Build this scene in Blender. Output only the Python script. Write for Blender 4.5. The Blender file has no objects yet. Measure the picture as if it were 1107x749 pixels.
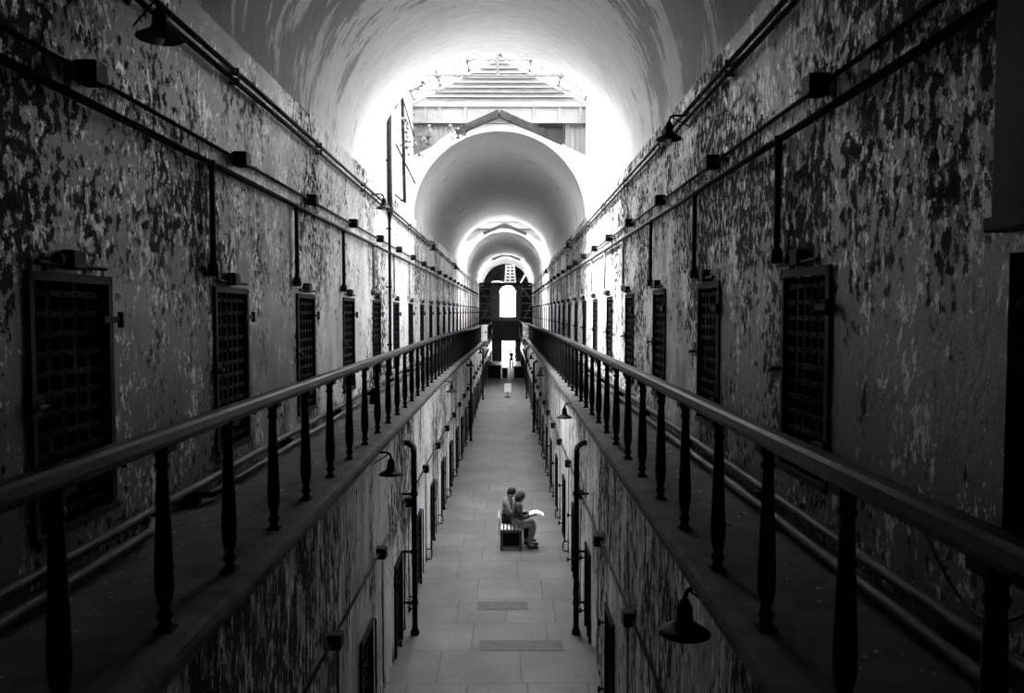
import bpy, math, random
from mathutils import Vector, Matrix, Quaternion
random.seed(7)
PI = math.pi
C = bpy.context.scene.collection
S = bpy.context.scene

# ------------------------------------------------------------------ camera, sky, exposure
cam_d = bpy.data.cameras.new('camera'); cam = bpy.data.objects.new('camera', cam_d); C.objects.link(cam)
cam_d.sensor_width = 36; cam_d.lens = 36*836/1107; cam_d.clip_start = .05; cam_d.clip_end = 400
cam.location = (0.2, 0.0, 5.0)
cam.rotation_euler = (math.radians(90-2.57), 0, math.radians(-0.27))
S.camera = cam
S.view_settings.view_transform = 'Standard'; S.view_settings.look = 'None'
S.view_settings.gamma = 1; S.view_settings.use_curve_mapping = False
S.view_settings.exposure = 1.12
SKY = 11.0
w = bpy.data.worlds.new('overcast_sky'); S.world = w; w.use_nodes = True
w.node_tree.nodes['Background'].inputs[0].default_value = (1, 1, 1, 1)
w.node_tree.nodes['Background'].inputs[1].default_value = SKY
S.cycles.max_bounces = 10; S.cycles.diffuse_bounces = 6; S.cycles.transparent_max_bounces = 12
S.cycles.sample_clamp_indirect = 12
# hazy sun falling steeply through the skylights, from the left towards the right wall
sd = bpy.data.lights.new('hazy_sun', 'SUN'); so = bpy.data.objects.new('hazy_sun', sd); C.objects.link(so)
sd.energy = 30.0; sd.angle = math.radians(22)
so.rotation_euler = Vector((-0.62, 0.10, 1.0)).to_track_quat('Z', 'Y').to_euler()
GAPS = [(14.6, 20.7), (40.0, 46.5), (65.0, 70.0)]
for a, b in GAPS:            # portals just above the skylight glass
    ld = bpy.data.lights.new('sky_portal', 'AREA'); lo = bpy.data.objects.new('sky_portal', ld); C.objects.link(lo)
    ld.shape = 'RECTANGLE'; ld.size = 5.2; ld.size_y = b-a+.4; ld.cycles.is_portal = True
    lo.location = (-.035, (a+b)/2, 11.95)

# ------------------------------------------------------------------ helpers
class MB:
    def __init__(s): s.v = []; s.f = []; s.uv = None; s.sm = []
    def add(s, vs, fs, smooth=False):
        n = len(s.v); s.v += [tuple(p) for p in vs]; s.f += [tuple(i+n for i in f) for f in fs]; s.sm += [smooth]*len(fs); return s
    def box(s, x0, x1, y0, y1, z0, z1, M=None):
        vs = [Vector((x, y, z)) for x in (x0, x1) for y in (y0, y1) for z in (z0, z1)]
        if M: vs = [M @ p for p in vs]
        return s.add(vs, [(0,1,3,2),(4,6,7,5),(0,4,5,1),(2,3,7,6),(0,2,6,4),(1,5,7,3)])
    def bar(s, a, b, w, h=None, up=(0,0,1)):
        a = Vector(a); b = Vector(b); h = h or w; d = (b-a).normalized(); u = Vector(up)
        if abs(d.dot(u)) > .98: u = Vector((0,1,0))
        r = d.cross(u).normalized(); u = r.cross(d)
        vs = [p + r*i*w/2 + u*j*h/2 for p in (a, b) for i, j in ((-1,-1),(1,-1),(1,1),(-1,1))]
        return s.add(vs, [(3,2,1,0),(4,5,6,7),(0,1,5,4),(1,2,6,5),(2,3,7,6),(3,0,4,7)])
    def tube(s, pts, r, n=8, caps=True):
        pts = [Vector(p) for p in pts]; rs = r if isinstance(r, (list, tuple)) else [r]*len(pts)
        vs = []; prev = None
        for i, p in enumerate(pts):
            d = (pts[min(i+1, len(pts)-1)] - pts[max(i-1, 0)]).normalized()
            if prev is None:
                u = Vector((0,0,1)) if abs(d.z) < .9 else Vector((1,0,0))
                u = (u - d*u.dot(d)).normalized()
            else: u = (prev - d*prev.dot(d)).normalized()
            prev = u; q = d.cross(u)
            vs += [p + (u*math.cos(2*PI*k/n) + q*math.sin(2*PI*k/n))*rs[i] for k in range(n)]
        fs = [(i*n+k, i*n+(k+1)%n, (i+1)*n+(k+1)%n, (i+1)*n+k) for i in range(len(pts)-1) for k in range(n)]
        s.add(vs, fs, True)
        if caps:
            b = len(s.v)-len(vs); s.f += [tuple(b+k for k in reversed(range(n))), tuple(b+(len(pts)-1)*n+k for k in range(n))]; s.sm += [False]*2
        return s
    def lathe(s, prof, o=(0,0,0), n=14, M=None):
        vs = [Vector((r*math.cos(2*PI*k/n), r*math.sin(2*PI*k/n), z)) for r, z in prof for k in range(n)]
        if M: vs = [M @ p for p in vs]
        vs = [p + Vector(o) for p in vs]
        fs = [(i*n+k, i*n+(k+1)%n, (i+1)*n+(k+1)%n, (i+1)*n+k) for i in range(len(prof)-1) for k in range(n)]
        b = len(s.v); s.add(vs, fs, True)
        s.f += [tuple(b+k for k in reversed(range(n))), tuple(b+(len(prof)-1)*n+k for k in range(n))]; s.sm += [False]*2
        return s
    def ball(s, c, r, n=12, m=8, M=None):
        r = r if isinstance(r, (tuple, list)) else (r, r, r); vs = []
        for i in range(m+1):
            t = PI*i/m
            for k in range(n):
                p = Vector((r[0]*math.sin(t)*math.cos(2*PI*k/n), r[1]*math.sin(t)*math.sin(2*PI*k/n), r[2]*math.cos(t)))
                vs.append((M @ p if M else p) + Vector(c))
        return s.add(vs, [(i*n+k, (i+1)*n+k, (i+1)*n+(k+1)%n, i*n+(k+1)%n) for i in range(m) for k in range(n)], True)
    def obj(s, name, mat, parent=None, loc=None, bevel=0):
        me = bpy.data.meshes.new(name); me.from_pydata(s.v, [], s.f)
        me.polygons.foreach_set('use_smooth', s.sm)
        if s.uv is not None:
            l = me.uv_layers.new(name='arc')
            for lp in me.loops: l.data[lp.index].uv = s.uv[lp.vertex_index]
        me.update(); me.materials.append(mat)
        o = bpy.data.objects.new(name, me); C.objects.link(o)
        if parent: o.parent = parent
        if loc: o.location = loc
        if bevel:
            m = o.modifiers.new('edge', 'BEVEL'); m.width = bevel; m.segments = 2; m.limit_method = 'ANGLE'
        return o
def tag(o, label=None, cat=None, group=None, kind=None):
    if label: o['label'] = label
    if cat: o['category'] = cat
    if group: o['group'] = group
    if kind: o['kind'] = kind
    return o
def empty(name, loc=(0,0,0), rz=0):
    o = bpy.data.objects.new(name, None); C.objects.link(o); o.location = loc; o.rotation_euler = (0,0,rz); o.empty_display_size = .1
    return o
def copy_tree(o, parent=None):
    c = o.copy(); C.objects.link(c)
    if parent: c.parent = parent
    for ch in list(o.children): copy_tree(ch, c)
    return c

# ------------------------------------------------------------------ materials
def nodes(name):
    m = bpy.data.materials.new(name); m.use_nodes = True; nt = m.node_tree
    return m, nt, nt.nodes['Principled BSDF']
def nd(nt, t, **kw):
    n = nt.nodes.new(t)
    for k, v in kw.items():
        if k.startswith('_'): setattr(n, k[1:], v)
        else:
            key = int(k[1:]) if k[0] == 'i' and k[1:].isdigit() else k.replace('__', ' ')
            if isinstance(v, bpy.types.NodeSocket): nt.links.new(v, n.inputs[key])
            else: n.inputs[key].default_value = v
    return n
def noise(nt, vec, scale, detail=4, rough=.6, dist=0):
    return nd(nt, 'ShaderNodeTexNoise', Vector=vec, Scale=scale, Detail=detail, Roughness=rough, Distortion=dist).outputs[0]
def mth(nt, op, a, b=0.0, c=None):
    n = nd(nt, 'ShaderNodeMath', _operation=op, i0=a, i1=b)
    if c is not None:
        if isinstance(c, bpy.types.NodeSocket): nt.links.new(c, n.inputs[2])
        else: n.inputs[2].default_value = c
    return n.outputs[0]
def ramp(nt, v, a, b, lo=0., hi=1.):
    return nd(nt, 'ShaderNodeMapRange', _interpolation_type='SMOOTHSTEP', i0=v, i1=a, i2=b, i3=lo, i4=hi).outputs[0]
def mixf(nt, f, a, b):
    return nd(nt, 'ShaderNodeMix', _data_type='FLOAT', i0=f, i2=a, i3=b).outputs[0]
def gray(nt, v):
    return nd(nt, 'ShaderNodeCombineColor', i0=v, i1=v, i2=v).outputs[0]
def posn(nt, sx=1, sy=1, sz=1):
    g = nd(nt, 'ShaderNodeTexCoord').outputs['Object']
    return nd(nt, 'ShaderNodeVectorMath', _operation='MULTIPLY', i0=g, i1=(sx, sy, sz)).outputs[0]
def bump(nt, bs, h, st=.4, d=.02):
    nt.links.new(nd(nt, 'ShaderNodeBump', Strength=st, Distance=d, Height=h).outputs[0], bs.inputs['Normal'])

def plain(name, v, rough=.6, metal=0, var=.25, scale=9, spec=.4):
    m, nt, bs = nodes(name)
    n = noise(nt, posn(nt), scale, 6, .65)
    nt.links.new(gray(nt, ramp(nt, n, .3, .7, v*(1-var), v*(1+var))), bs.inputs['Base Color'])
    bs.inputs['Roughness'].default_value = rough; bs.inputs['Metallic'].default_value = metal
    bs.inputs['Specular IOR Level'].default_value = spec
    bump(nt, bs, n, .25, .01)
    return m

def peel_wall(name, paint, far_lit_paint, dark, light, zb0, zb1, zs=.62, bias=0., fleck=1., wband=.2, fscale=15):
    """painted plaster that flakes off in vertical tatters; most of it missing between heights zb0 and zb1"""
    m, nt, bs = nodes(name)
    z = nd(nt, 'ShaderNodeSeparateXYZ', i0=nd(nt, 'ShaderNodeTexCoord').outputs['Object']).outputs[2]
    band = mth(nt, 'MULTIPLY', ramp(nt, z, zb0-.5, zb0+.5), ramp(nt, z, zb1+.9, zb1-.3))
    v = posn(nt, 1, 1, zs)
    big = noise(nt, v, 0.55, 3, .5)
    mid = noise(nt, v, 2.6, 4, .6)
    fine = noise(nt, v, fscale, 8, .72)
    fs = ramp(nt, fine, .34, .66)
    base = ramp(nt, z, 4.25, 3.5) if zb0 > 3 else ramp(nt, z, .6, 0)
    den = mth(nt, 'ADD', mth(nt, 'MULTIPLY', mth(nt, 'SUBTRACT', big, .5), 2.3), mth(nt, 'MULTIPLY', mth(nt, 'SUBTRACT', mid, .5), 1.8))
    den = mth(nt, 'ADD', den, mth(nt, 'MULTIPLY', band, wband))
    den = mth(nt, 'ADD', den, mth(nt, 'MULTIPLY', base, .25))
    den = mth(nt, 'ADD', den, .19+bias)
    den = mth(nt, 'MINIMUM', den, .66)
    gone = ramp(nt, mth(nt, 'ADD', fs, den), .97, 1.03)
    mid2 = noise(nt, posn(nt, 1.3, 1.3, zs*1.1), 2.2, 4, .6)
    fine2 = noise(nt, posn(nt, 1.1, 1.1, zs*.8), fscale*1.15, 8, .75)
    fs2 = ramp(nt, fine2, .34, .66)
    den2 = mth(nt, 'ADD', mth(nt, 'MULTIPLY', mth(nt, 'SUBTRACT', mid2, .5), 2.0), mth(nt, 'MULTIPLY', band, .16*fleck))
    den2 = mth(nt, 'ADD', den2, .10)
    bare = ramp(nt, mth(nt, 'ADD', fs2, mth(nt, 'MINIMUM', den2, .6)), .98, 1.03)
    soil = noise(nt, posn(nt, 1, 1, .3), 1.7, 5, .6)
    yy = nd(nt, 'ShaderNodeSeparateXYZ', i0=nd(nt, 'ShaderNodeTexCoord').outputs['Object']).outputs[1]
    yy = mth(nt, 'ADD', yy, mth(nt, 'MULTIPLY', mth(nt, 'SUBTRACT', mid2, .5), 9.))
    pv = mth(nt, 'MULTIPLY', ramp(nt, yy, 6.5, 13.0, paint, far_lit_paint), ramp(nt, soil, .3, .7, .72, 1.25))  # paint gets paler down the hall: light falloff put into its colour
    c = mixf(nt, bare, pv, mth(nt, 'MAXIMUM', pv, light))
    dk = mth(nt, 'MULTIPLY', dark, ramp(nt, fine2, .35, .65, .5, 1.9))
    c = mixf(nt, gone, c, dk)
    nt.links.new(gray(nt, c), bs.inputs['Base Color'])
    nt.links.new(mixf(nt, gone, .36, .8), bs.inputs['Roughness'])
    nt.links.new(mixf(nt, gone, .5, .12), bs.inputs['Specular IOR Level'])
    h = mth(nt, 'SUBTRACT', mth(nt, 'ADD', mth(nt, 'MULTIPLY', fine, .5), mth(nt, 'MULTIPLY', mid, .3)), mth(nt, 'MULTIPLY', gone, .5))
    bump(nt, bs, h, .9, .03)
    return m

def vault_mat():
    m, nt, bs = nodes('vault_paint')
    uv = nd(nt, 'ShaderNodeUVMap', _uv_map='arc').outputs[0]
    v = nd(nt, 'ShaderNodeVectorMath', _operation='MULTIPLY', i0=uv, i1=(.33, 1.25, 1)).outputs[0]
    v2 = nd(nt, 'ShaderNodeVectorMath', _operation='MULTIPLY', i0=uv, i1=(.3, 1.6, 1)).outputs[0]
    a = noise(nt, v, 1.1, 8, .65, .3)
    b = noise(nt, v2, 7, 8, .75, .3)
    s = mth(nt, 'ADD', mth(nt, 'MULTIPLY', a, .72), mth(nt, 'MULTIPLY', b, .4))
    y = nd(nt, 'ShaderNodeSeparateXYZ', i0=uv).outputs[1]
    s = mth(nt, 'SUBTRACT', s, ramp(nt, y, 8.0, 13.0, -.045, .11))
    peel = ramp(nt, s, .545, .575)
    c = mixf(nt, peel, .84, .36)
    c = mth(nt, 'MULTIPLY', c, ramp(nt, b, .3, .7, .85, 1.1))
    nt.links.new(gray(nt, c), bs.inputs['Base Color']); bs.inputs['Roughness'].default_value = .8
    bump(nt, bs, mth(nt, 'SUBTRACT', b, mth(nt, 'MULTIPLY', peel, .4)), .4, .02)
    return m

def floor_mat():
    m, nt, bs = nodes('stone_slab_floor')
    v = posn(nt)
    sw = nd(nt, 'ShaderNodeSeparateXYZ', i0=v)
    vv = nd(nt, 'ShaderNodeCombineXYZ', i0=mth(nt, 'ADD', sw.outputs[0], .35), i1=sw.outputs[1], i2=0.).outputs[0]
    br = nd(nt, 'ShaderNodeTexBrick', _offset=.37, _offset_frequency=2, _squash=.7, _squash_frequency=3, Vector=vv, Color1=(.115,.115,.115,1), Color2=(.14,.14,.14,1), Mortar=(.065,.065,.065,1),
            Scale=1.0, Mortar__Size=.011, Mortar__Smooth=.2, Bias=0.1, Brick__Width=1.15, Row__Height=1.02)
    n1 = noise(nt, v, .8, 5, .6); n2 = noise(nt, v, 22, 5, .7)
    k = mth(nt, 'MULTIPLY', ramp(nt, n1, .3, .7, .75, 1.25), ramp(nt, n2, .3, .7, .82, 1.15))
    c = nd(nt, 'ShaderNodeVectorMath', _operation='SCALE', i0=br.outputs[0], Scale=k).outputs[0]
    nt.links.new(c, bs.inputs['Base Color']); bs.inputs['Roughness'].default_value = .5
    bs.inputs['Specular IOR Level'].default_value = .35
    bump(nt, bs, mth(nt, 'SUBTRACT', mth(nt, 'MULTIPLY', n2, .25), br.outputs[1]), .4, .01)
    return m
def glass_mat(name, white):
    m = bpy.data.materials.new(name); m.use_nodes = True; nt = m.node_tree; nt.nodes.clear()
    tr = nd(nt, 'ShaderNodeBsdfTransparent'); tl = nd(nt, 'ShaderNodeBsdfTranslucent'); gl = nd(nt, 'ShaderNodeBsdfGlossy', Roughness=.05)
    a = nd(nt, 'ShaderNodeMixShader', i0=white, i1=tr.outputs[0], i2=tl.outputs[0])
    b = nd(nt, 'ShaderNodeMixShader', i0=.05, i1=a.outputs[0], i2=gl.outputs[0])
    o = nd(nt, 'ShaderNodeOutputMaterial'); nt.links.new(b.outputs[0], o.inputs[0])
    return m

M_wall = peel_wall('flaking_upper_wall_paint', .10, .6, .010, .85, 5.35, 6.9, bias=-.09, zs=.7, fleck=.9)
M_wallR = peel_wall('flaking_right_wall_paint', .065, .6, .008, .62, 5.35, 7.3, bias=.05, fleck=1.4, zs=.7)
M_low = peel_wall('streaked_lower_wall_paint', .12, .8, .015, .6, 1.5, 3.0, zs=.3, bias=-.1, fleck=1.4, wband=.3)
M_vault = vault_mat()
M_white = plain('whitewashed_plaster', .5, .85, var=.05, scale=3)
M_board = plain('whitewashed_boards', .11, .7, var=.12, scale=6)
M_floor = floor_mat()
M_gal = plain('gallery_stone', .075, .85, var=.35, scale=4, spec=.15)
M_heat = plain('dusty_heating_pipe', .04, .6, 0, .4, 8, .2)
M_truss = plain('grey_painted_ironwork', .07, .6, 0, .2, 8, .2)
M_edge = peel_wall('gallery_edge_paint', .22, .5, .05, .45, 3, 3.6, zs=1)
M_iron = plain('dark_iron', .006, .6, 0, .4, 14, .12)
M_rail = plain('worn_dark_rail', .009, .5, 0, .35, 12, .2)
M_pipe = plain('painted_pipe', .025, .5, 0, .4, 10, .25)
M_faded = plain('whitewashed_pipe', .22, .6, 0, .5, 6, .3)
M_cond = plain('grimy_conduit', .04, .4, 0, .5, 6, .6)
M_door = plain('black_door_wood', .006, .8, 0, .4, 8, .08)
M_rafter = plain('blackened_timber', .018, .8, 0, .5, 8, .1)
M_wood = plain('dark_weathered_wood', .07, .75, 0, .5, 8)
M_end = plain('dirty_end_wall', .03, .9, 0, .5, 1.5)
M_grey = plain('grey_timber', .25, .7, 0, .3, 9)
M_paper = plain('white_paper', .85, .6, 0, .04, 5)
M_wmetal = plain('white_enamel', .7, .4, 0, .1, 9)
M_leaf = plain('vine_leaves', .09, .6, 0, .5, 20)
M_glass = glass_mat('clouded_skylight_glass', .25)
M_clear = glass_mat('window_glass', .12)
M_out = plain('bright_ground', .7, .9, 0, .1, .6)
M_hatch = plain('dark_paving', .075, .6, 0, .2, 8)
M_dark = plain('unlit_black', .02, .95, 0, .2, 3)

# ------------------------------------------------------------------ dimensions
XL, XR = -2.32, 2.25          # upper walls
RC, RR = -.035, 2.285         # vault axis and radius
ZS = 7.5                      # spring line
LW = 1.44                     # lower walls
GF = 3.5                      # gallery floor
Y0, Y1 = -1.6, 78.0
PITCH = 2.575
def sag(side, y):
    t = max(0, min(1, (y-16)/28)); return -(.24 if side < 0 else .12)*t*t*(3-2*t)

# ------------------------------------------------------------------ floor
f = MB(); f.box(-1.9, 1.9, Y0-.3, Y1+.3, -.25, 0); tag(f.obj('floor', M_floor), 'long hall floor of grey stone slabs', kind='structure')
f = MB(); f.box(-30, 30, Y1+.31, 130, -.3, -.03); tag(f.obj('floor_outside', M_out), 'bright ground beyond the far doorway', kind='structure')
for k, (xa, xb, ya, yb) in enumerate([(-.33, .53, 12.78, 13.14), (-.24, 1.02, 11.2, 11.56)]):
    f = MB(); f.box(xa, xb, ya, yb, -.01, .006)
    tag(f.obj('floor_patch', M_hatch), ['narrow darker paving strip nearer the bench', 'wider darker paving strip nearest the camera'][k], 'paving strip', kind='structure')

# ------------------------------------------------------------------ walls with recessed doorways
def holed_wall(name, x, s, z0, z1, ops, mat, thick=.55, depth=.34, y0=Y0, y1=Y1):
    """s=+1: the wall is on the left and faces +x"""
    m = MB(); ys = sorted({y0, y1} | {v for o in ops for v in o[:2]}); zs = sorted({z0, z1} | {v for o in ops for v in o[2:]})
    ys2 = [ys[0]]
    for v in ys[1:]:
        n = max(1, int((v-ys2[-1])/3)); p = ys2[-1]; ys2 += [p+(v-p)*(i+1)/n for i in range(n)]
    def quad(pts): m.add(pts, [(0,1,2,3)])
    for a, b in zip(ys2, ys2[1:]):
        for c, d in zip(zs, zs[1:]):
            yc, zc = (a+b)/2, (c+d)/2
            if any(o[0] < yc < o[1] and o[2] < zc < o[3] for o in ops):
                continue
            quad([(x, a, c), (x, b, c), (x, b, d), (x, a, d)][::1 if s < 0 else -1])
    xb = x - s*depth
    for a, b, c, d in ops:
        quad([(xb, a, c), (xb, b, c), (xb, b, d), (xb, a, d)])
        quad([(x, a, c), (xb, a, c), (xb, a, d), (x, a, d)]); quad([(x, b, c), (xb, b, c), (xb, b, d), (x, b, d)])
        quad([(x, a, d), (x, b, d), (xb, b, d), (xb, a, d)]); quad([(x, a, c), (x, b, c), (xb, b, c), (xb, a, c)])
    xo = x - s*thick
    quad([(xo, y0, z0), (xo, y1, z0), (xo, y1, z1), (xo, y0, z1)])
    quad([(x, y0, z1), (x, y1, z1), (xo, y1, z1), (xo, y0, z1)]); quad([(x, y0, z0), (x, y1, z0), (xo, y1, z0), (xo, y0, z0)])
    quad([(x, y0, z0), (x, y0, z1), (xo, y0, z1), (xo, y0, z0)]); quad([(x, y1, z0), (x, y1, z1), (xo, y1, z1), (xo, y1, z0)])
    return m.obj(name, mat)
DW = .82
NUD = 28
LD = [4.07+PITCH*i for i in range(-2, NUD) if 4.07+PITCH*i < 74]
RD = [4.92+PITCH*i for i in range(-2, NUD) if 4.92+PITCH*i < 74]
ZL, ZR = (3.8, 5.2), (3.88, 5.24)
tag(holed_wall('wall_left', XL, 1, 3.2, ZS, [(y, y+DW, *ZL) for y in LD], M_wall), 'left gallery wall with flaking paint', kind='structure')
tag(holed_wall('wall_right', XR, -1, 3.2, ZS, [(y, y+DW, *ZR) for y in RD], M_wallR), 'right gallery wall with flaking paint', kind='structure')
LLD = [8.4+PITCH*i for i in range(-3, 26) if 8.4+PITCH*i < 74]
RLD = [8.9+PITCH*i for i in range(-3, 26) if 8.9+PITCH*i < 74]
LDW, LDH = .66, 1.3
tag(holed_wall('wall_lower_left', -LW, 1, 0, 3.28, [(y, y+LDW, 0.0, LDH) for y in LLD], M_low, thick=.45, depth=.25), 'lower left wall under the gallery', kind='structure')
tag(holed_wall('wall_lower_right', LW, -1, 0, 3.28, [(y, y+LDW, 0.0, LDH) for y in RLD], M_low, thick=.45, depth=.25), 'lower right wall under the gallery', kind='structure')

# gallery slabs with moulded edge
for s, nm in ((-1, 'left'), (1, 'right')):
    m = MB(); n = 60; ye = 46.0
    prof = [(2.35, 3.5), (1.30, 3.5), (1.265, 3.49), (1.25, 3.46), (1.25, 3.42), (1.275, 3.395), (1.30, 3.385), (1.33, 3.34), (1.375, 3.31), (1.40, 3.29), (1.42, 3.22), (2.35, 3.22)]
    vs = []; k = len(prof)
    for i in range(n+1):
        y = Y0 + (ye-Y0)*i/n
        vs += [(s*x, y, z+sag(s, y)) for x, z in prof]
    fs = [(i*k+j, i*k+(j+1) % k, (i+1)*k+(j+1) % k, (i+1)*k+j) for i in range(n) for j in range(k)] + [tuple(range(k)), tuple(n*k+j for j in range(k))]
    m.add(vs, fs)
    m.box(*sorted((s*1.02, s*2.35)), 46.0, Y1, 3.15+sag(s, 60), 3.5+sag(s, 60))
    tag(m.obj('trim_gallery_'+nm, M_gal), 'stone %s gallery walkway with moulded edge' % nm, kind='structure')
m = MB(); m.box(-1.02, 1.02, 58.2, Y1, 3.2, 3.36); tag(m.obj('trim_bridge_slab', M_dark), 'dark deck joining the galleries over the far end of the hall', kind='structure')

# ------------------------------------------------------------------ vaults, gable ends, skylights
def arc(n, r=RR): return [(RC + r*math.cos(PI - PI*i/n), ZS + r*math.sin(PI*i/n)) for i in range(n+1)]
def vault(name, a, b, label):
    n = 56; m = MB(); m.uv = []
    ny = max(2, int((b-a)/2)); ai, ao = arc(n), arc(n, RR+.3)
    for ring in (ai, ao):
        base = len(m.v)
        for j in range(ny+1):
            y = a+(b-a)*j/ny
            for i, (x, z) in enumerate(ring):
                m.v.append((x, y, z)); m.uv.append((RR*PI*i/n, y))
        for j in range(ny):
            for i in range(n):
                q = base+j*(n+1)+i; m.f.append((q, q+1, q+n+2, q+n+1)); m.sm.append(True)
    for j in (0, ny):
        for i in range(n):
            q = j*(n+1)+i; p = (ny+1)*(n+1)+q; m.f.append((q, q+1, p+1, p)); m.sm.append(False)
    return tag(m.obj(name, M_vault), label, kind='structure')
vault('ceiling_nearest', Y0, 14.6, 'nearest barrel vault with peeling arcs of paint')
vault('ceiling_second', 20.75, 40.0, 'second barrel vault beyond the first skylight')
vault('ceiling_third', 46.55, 65.0, 'third barrel vault beyond the second skylight')
vault('ceiling_farthest', 70.05, Y1, 'farthest short vault before the end wall')

EZ, AZ = 9.13, 10.17          # plaster gable eaves and apex
LEZ, LAZ = 10.55, 11.72       # lantern eaves and ridge
def gz(x, e=EZ, a=AZ, R=RR): return a-(a-e)*min(1, abs(x-RC)/R)
def gable_face(y, th):
    """plaster end wall of a vault: arch below, gable above"""
    n = 40; m = MB(); A = arc(n)
    for yy in (y, y+th):
        for i in range(n):
            (x0, z0), (x1, z1) = A[i], A[i+1]
            m.add([(x0, yy, z0), (x1, yy, z1), (x1, yy, gz(x1)), (x0, yy, gz(x0))], [(0,1,2,3)])
    for i in range(n):
        (x0, z0), (x1, z1) = A[i], A[i+1]
        m.add([(x0, y, gz(x0)), (x1, y, gz(x1)), (x1, y+th, gz(x1)), (x0, y+th, gz(x0))], [(0,1,2,3)])
    return m
for gi, (a, b) in enumerate(GAPS):
    nm = ['first', 'second', 'third'][gi]
    tag(gable_face(b, .3).obj('wall_gable_'+nm, M_white), 'white plaster gable around the vault mouth at the %s skylight' % nm, kind='structure')
    # side walls of the skylight shaft and its front wall
    m = MB()
    m.box(XL-.3, XL, a-.3, b+.3, ZS, LEZ); m.box(RC+RR, RC+RR+.3, a-.3, b+.3, ZS, LEZ)
    tag(m.obj('wall_shaft_'+nm, M_white), 'white side walls of the %s skylight shaft' % nm, kind='structure')
    m = MB(); n = 40; A = arc(n)
    for i in range(n):
        (x0, z0), (x1, z1) = A[i], A[i+1]
        t0, t1 = gz(x0, LEZ, LAZ), gz(x1, LEZ, LAZ)
        for yy in (a-.02, a-.3): m.add([(x0, yy, z0), (x1, yy, z1), (x1, yy, t1), (x0, yy, t0)], [(0,1,2,3)])
    tag(m.obj('wall_shaft_front_'+nm, M_white), 'front wall over the vault rim at the %s skylight' % nm, kind='structure')
    # boards between the plaster gable and the lantern
    m = MB(); nb = 34
    for i in range(nb):
        x0 = RC-RR + 2*RR*i/nb; x1 = x0 + 2*RR/nb - .012
        if gi == 0 and (1.18 < (x0+x1)/2 < 1.64 or -1.22 < (x0+x1)/2 < -.86):
            zt = 9.93
            m.add([(x0, b+.06, zt), (x1, b+.06, zt), (x1, b+.06, LEZ), (x0, b+.06, LEZ)], [(0,1,2,3)]); continue
        m.add([(x0, b+.06, gz(x0)-.05), (x1, b+.06, gz(x1)-.05), (x1, b+.06, LEZ), (x0, b+.06, LEZ),
               (x0, b+.1, gz(x0)-.05), (x1, b+.1, gz(x1)-.05), (x1, b+.1, LEZ), (x0, b+.1, LEZ)], [(0,1,2,3), (0,3,7,4), (1,5,6,2), (0,4,5,1)])
    for xa, xb in ((RC-RR, RC), (RC, RC+RR)):
        m.add([(xa, b+.12, gz(xa)-.08), (xb, b+.12, gz(xb)-.08), (xb, b+.12, LEZ), (xa, b+.12, LEZ), (xa, b+.2, gz(xa)-.08), (xb, b+.2, gz(xb)-.08), (xb, b+.2, LEZ), (xa, b+.2, LEZ)], [(0,1,2,3), (4,7,6,5)])
    tag(m.obj('wall_boards_'+nm, M_board), 'vertical white boards over the plaster gable at the %s skylight' % nm, kind='structure')
    # louvred lantern gable
    m = MB()
    m.add([(RC-RR, b+.12, LEZ), (RC+RR, b+.12, LEZ), (RC, b+.12, LAZ)], [(0,1,2)])
    for k in range(8):
        z = LEZ+.12+k*.125; hw = RR*(LAZ-z)/(LAZ-LEZ)-.1
        if hw > .1: m.box(RC-hw, RC+hw, b+.02, b+.1, z, z+.03)
    tag(m.obj('wall_louvres_'+nm, M_board), 'louvred white lantern gable at the %s skylight' % nm, kind='structure')
    # beam band
    m = MB(); m.box(RC-RR, RC+RR, b-.12, b-.02, 9.96, 10.02); m.box(RC-RR, RC+RR, b-.12, b-.02, 10.38, 10.46); m.box(RC-RR, RC+RR, b-.06, b-.02, 10.02, 10.38)
    for x in (-1.98, -1.6, -.93, .87, 1.55, 2.1): m.box(x-.03, x+.03, b-.1, b-.05, 10.02, 10.38)
    tag(m.obj('trim_beam_'+nm, M_board), 'white boxed beam across the %s skylight' % nm, kind='structure')
    # dark rafters lying on the gable
    m = MB()
    ends = [(-1.18, 1.64)] if gi == 0 else [(-1.3, 1.3)]
    for xa, xb in ends:
        m.bar((RC, b-.19, AZ+.03), (xa, b-.19, gz(xa)+.05), .1, .18); m.bar((RC, b-.19, AZ+.03), (xb, b-.19, gz(xb)+.05), .1, .18)
        if gi == 0: m.add([(1.2, b+.04, 9.9), (1.63, b+.04, 9.9), (1.63, b+.04, 9.42), (1.2, b+.04, 9.62), (1.2, b+.1, 9.9), (1.63, b+.1, 9.9), (1.63, b+.1, 9.42), (1.2, b+.1, 9.62)], [(0,1,2,3), (4,7,6,5), (0,3,7,4), (1,5,6,2), (2,6,7,3), (0,4,5,1)]); m.box(.7, 1.66, b-.02, b+.04, 9.9, 9.95); m.box(1.63, 1.67, b-.02, b+.04, 9.45, 9.9)  # dark panel painted in for the shade of the board opening
    if gi == 0: tag(m.obj('timber_rafter', M_rafter), 'pair of dark weathered rafters and a painted shade panel over the white gable of the first skylight', 'rafters')
    else: tag(m.obj('timber_rafter', M_rafter), 'small distant dark rafters over the gable of the %s skylight' % nm, 'rafters')
    # glazed roof: window frame with panes
    fr = MB(); ny = int((b-a)/.75)
    for s in (-1, 1):
        for j in range(ny+1):
            y = a+(b-a)*j/ny
            fr.bar((RC, y, LAZ+.03), (RC+s*RR, y, LEZ+.03), .05, .07)
        for t in (.02, .35, .68, .99):
            fr.bar((RC+s*RR*t, a, LAZ+(LEZ-LAZ)*t+.03), (RC+s*RR*t, b, LAZ+(LEZ-LAZ)*t+.03), .05, .06)
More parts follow.
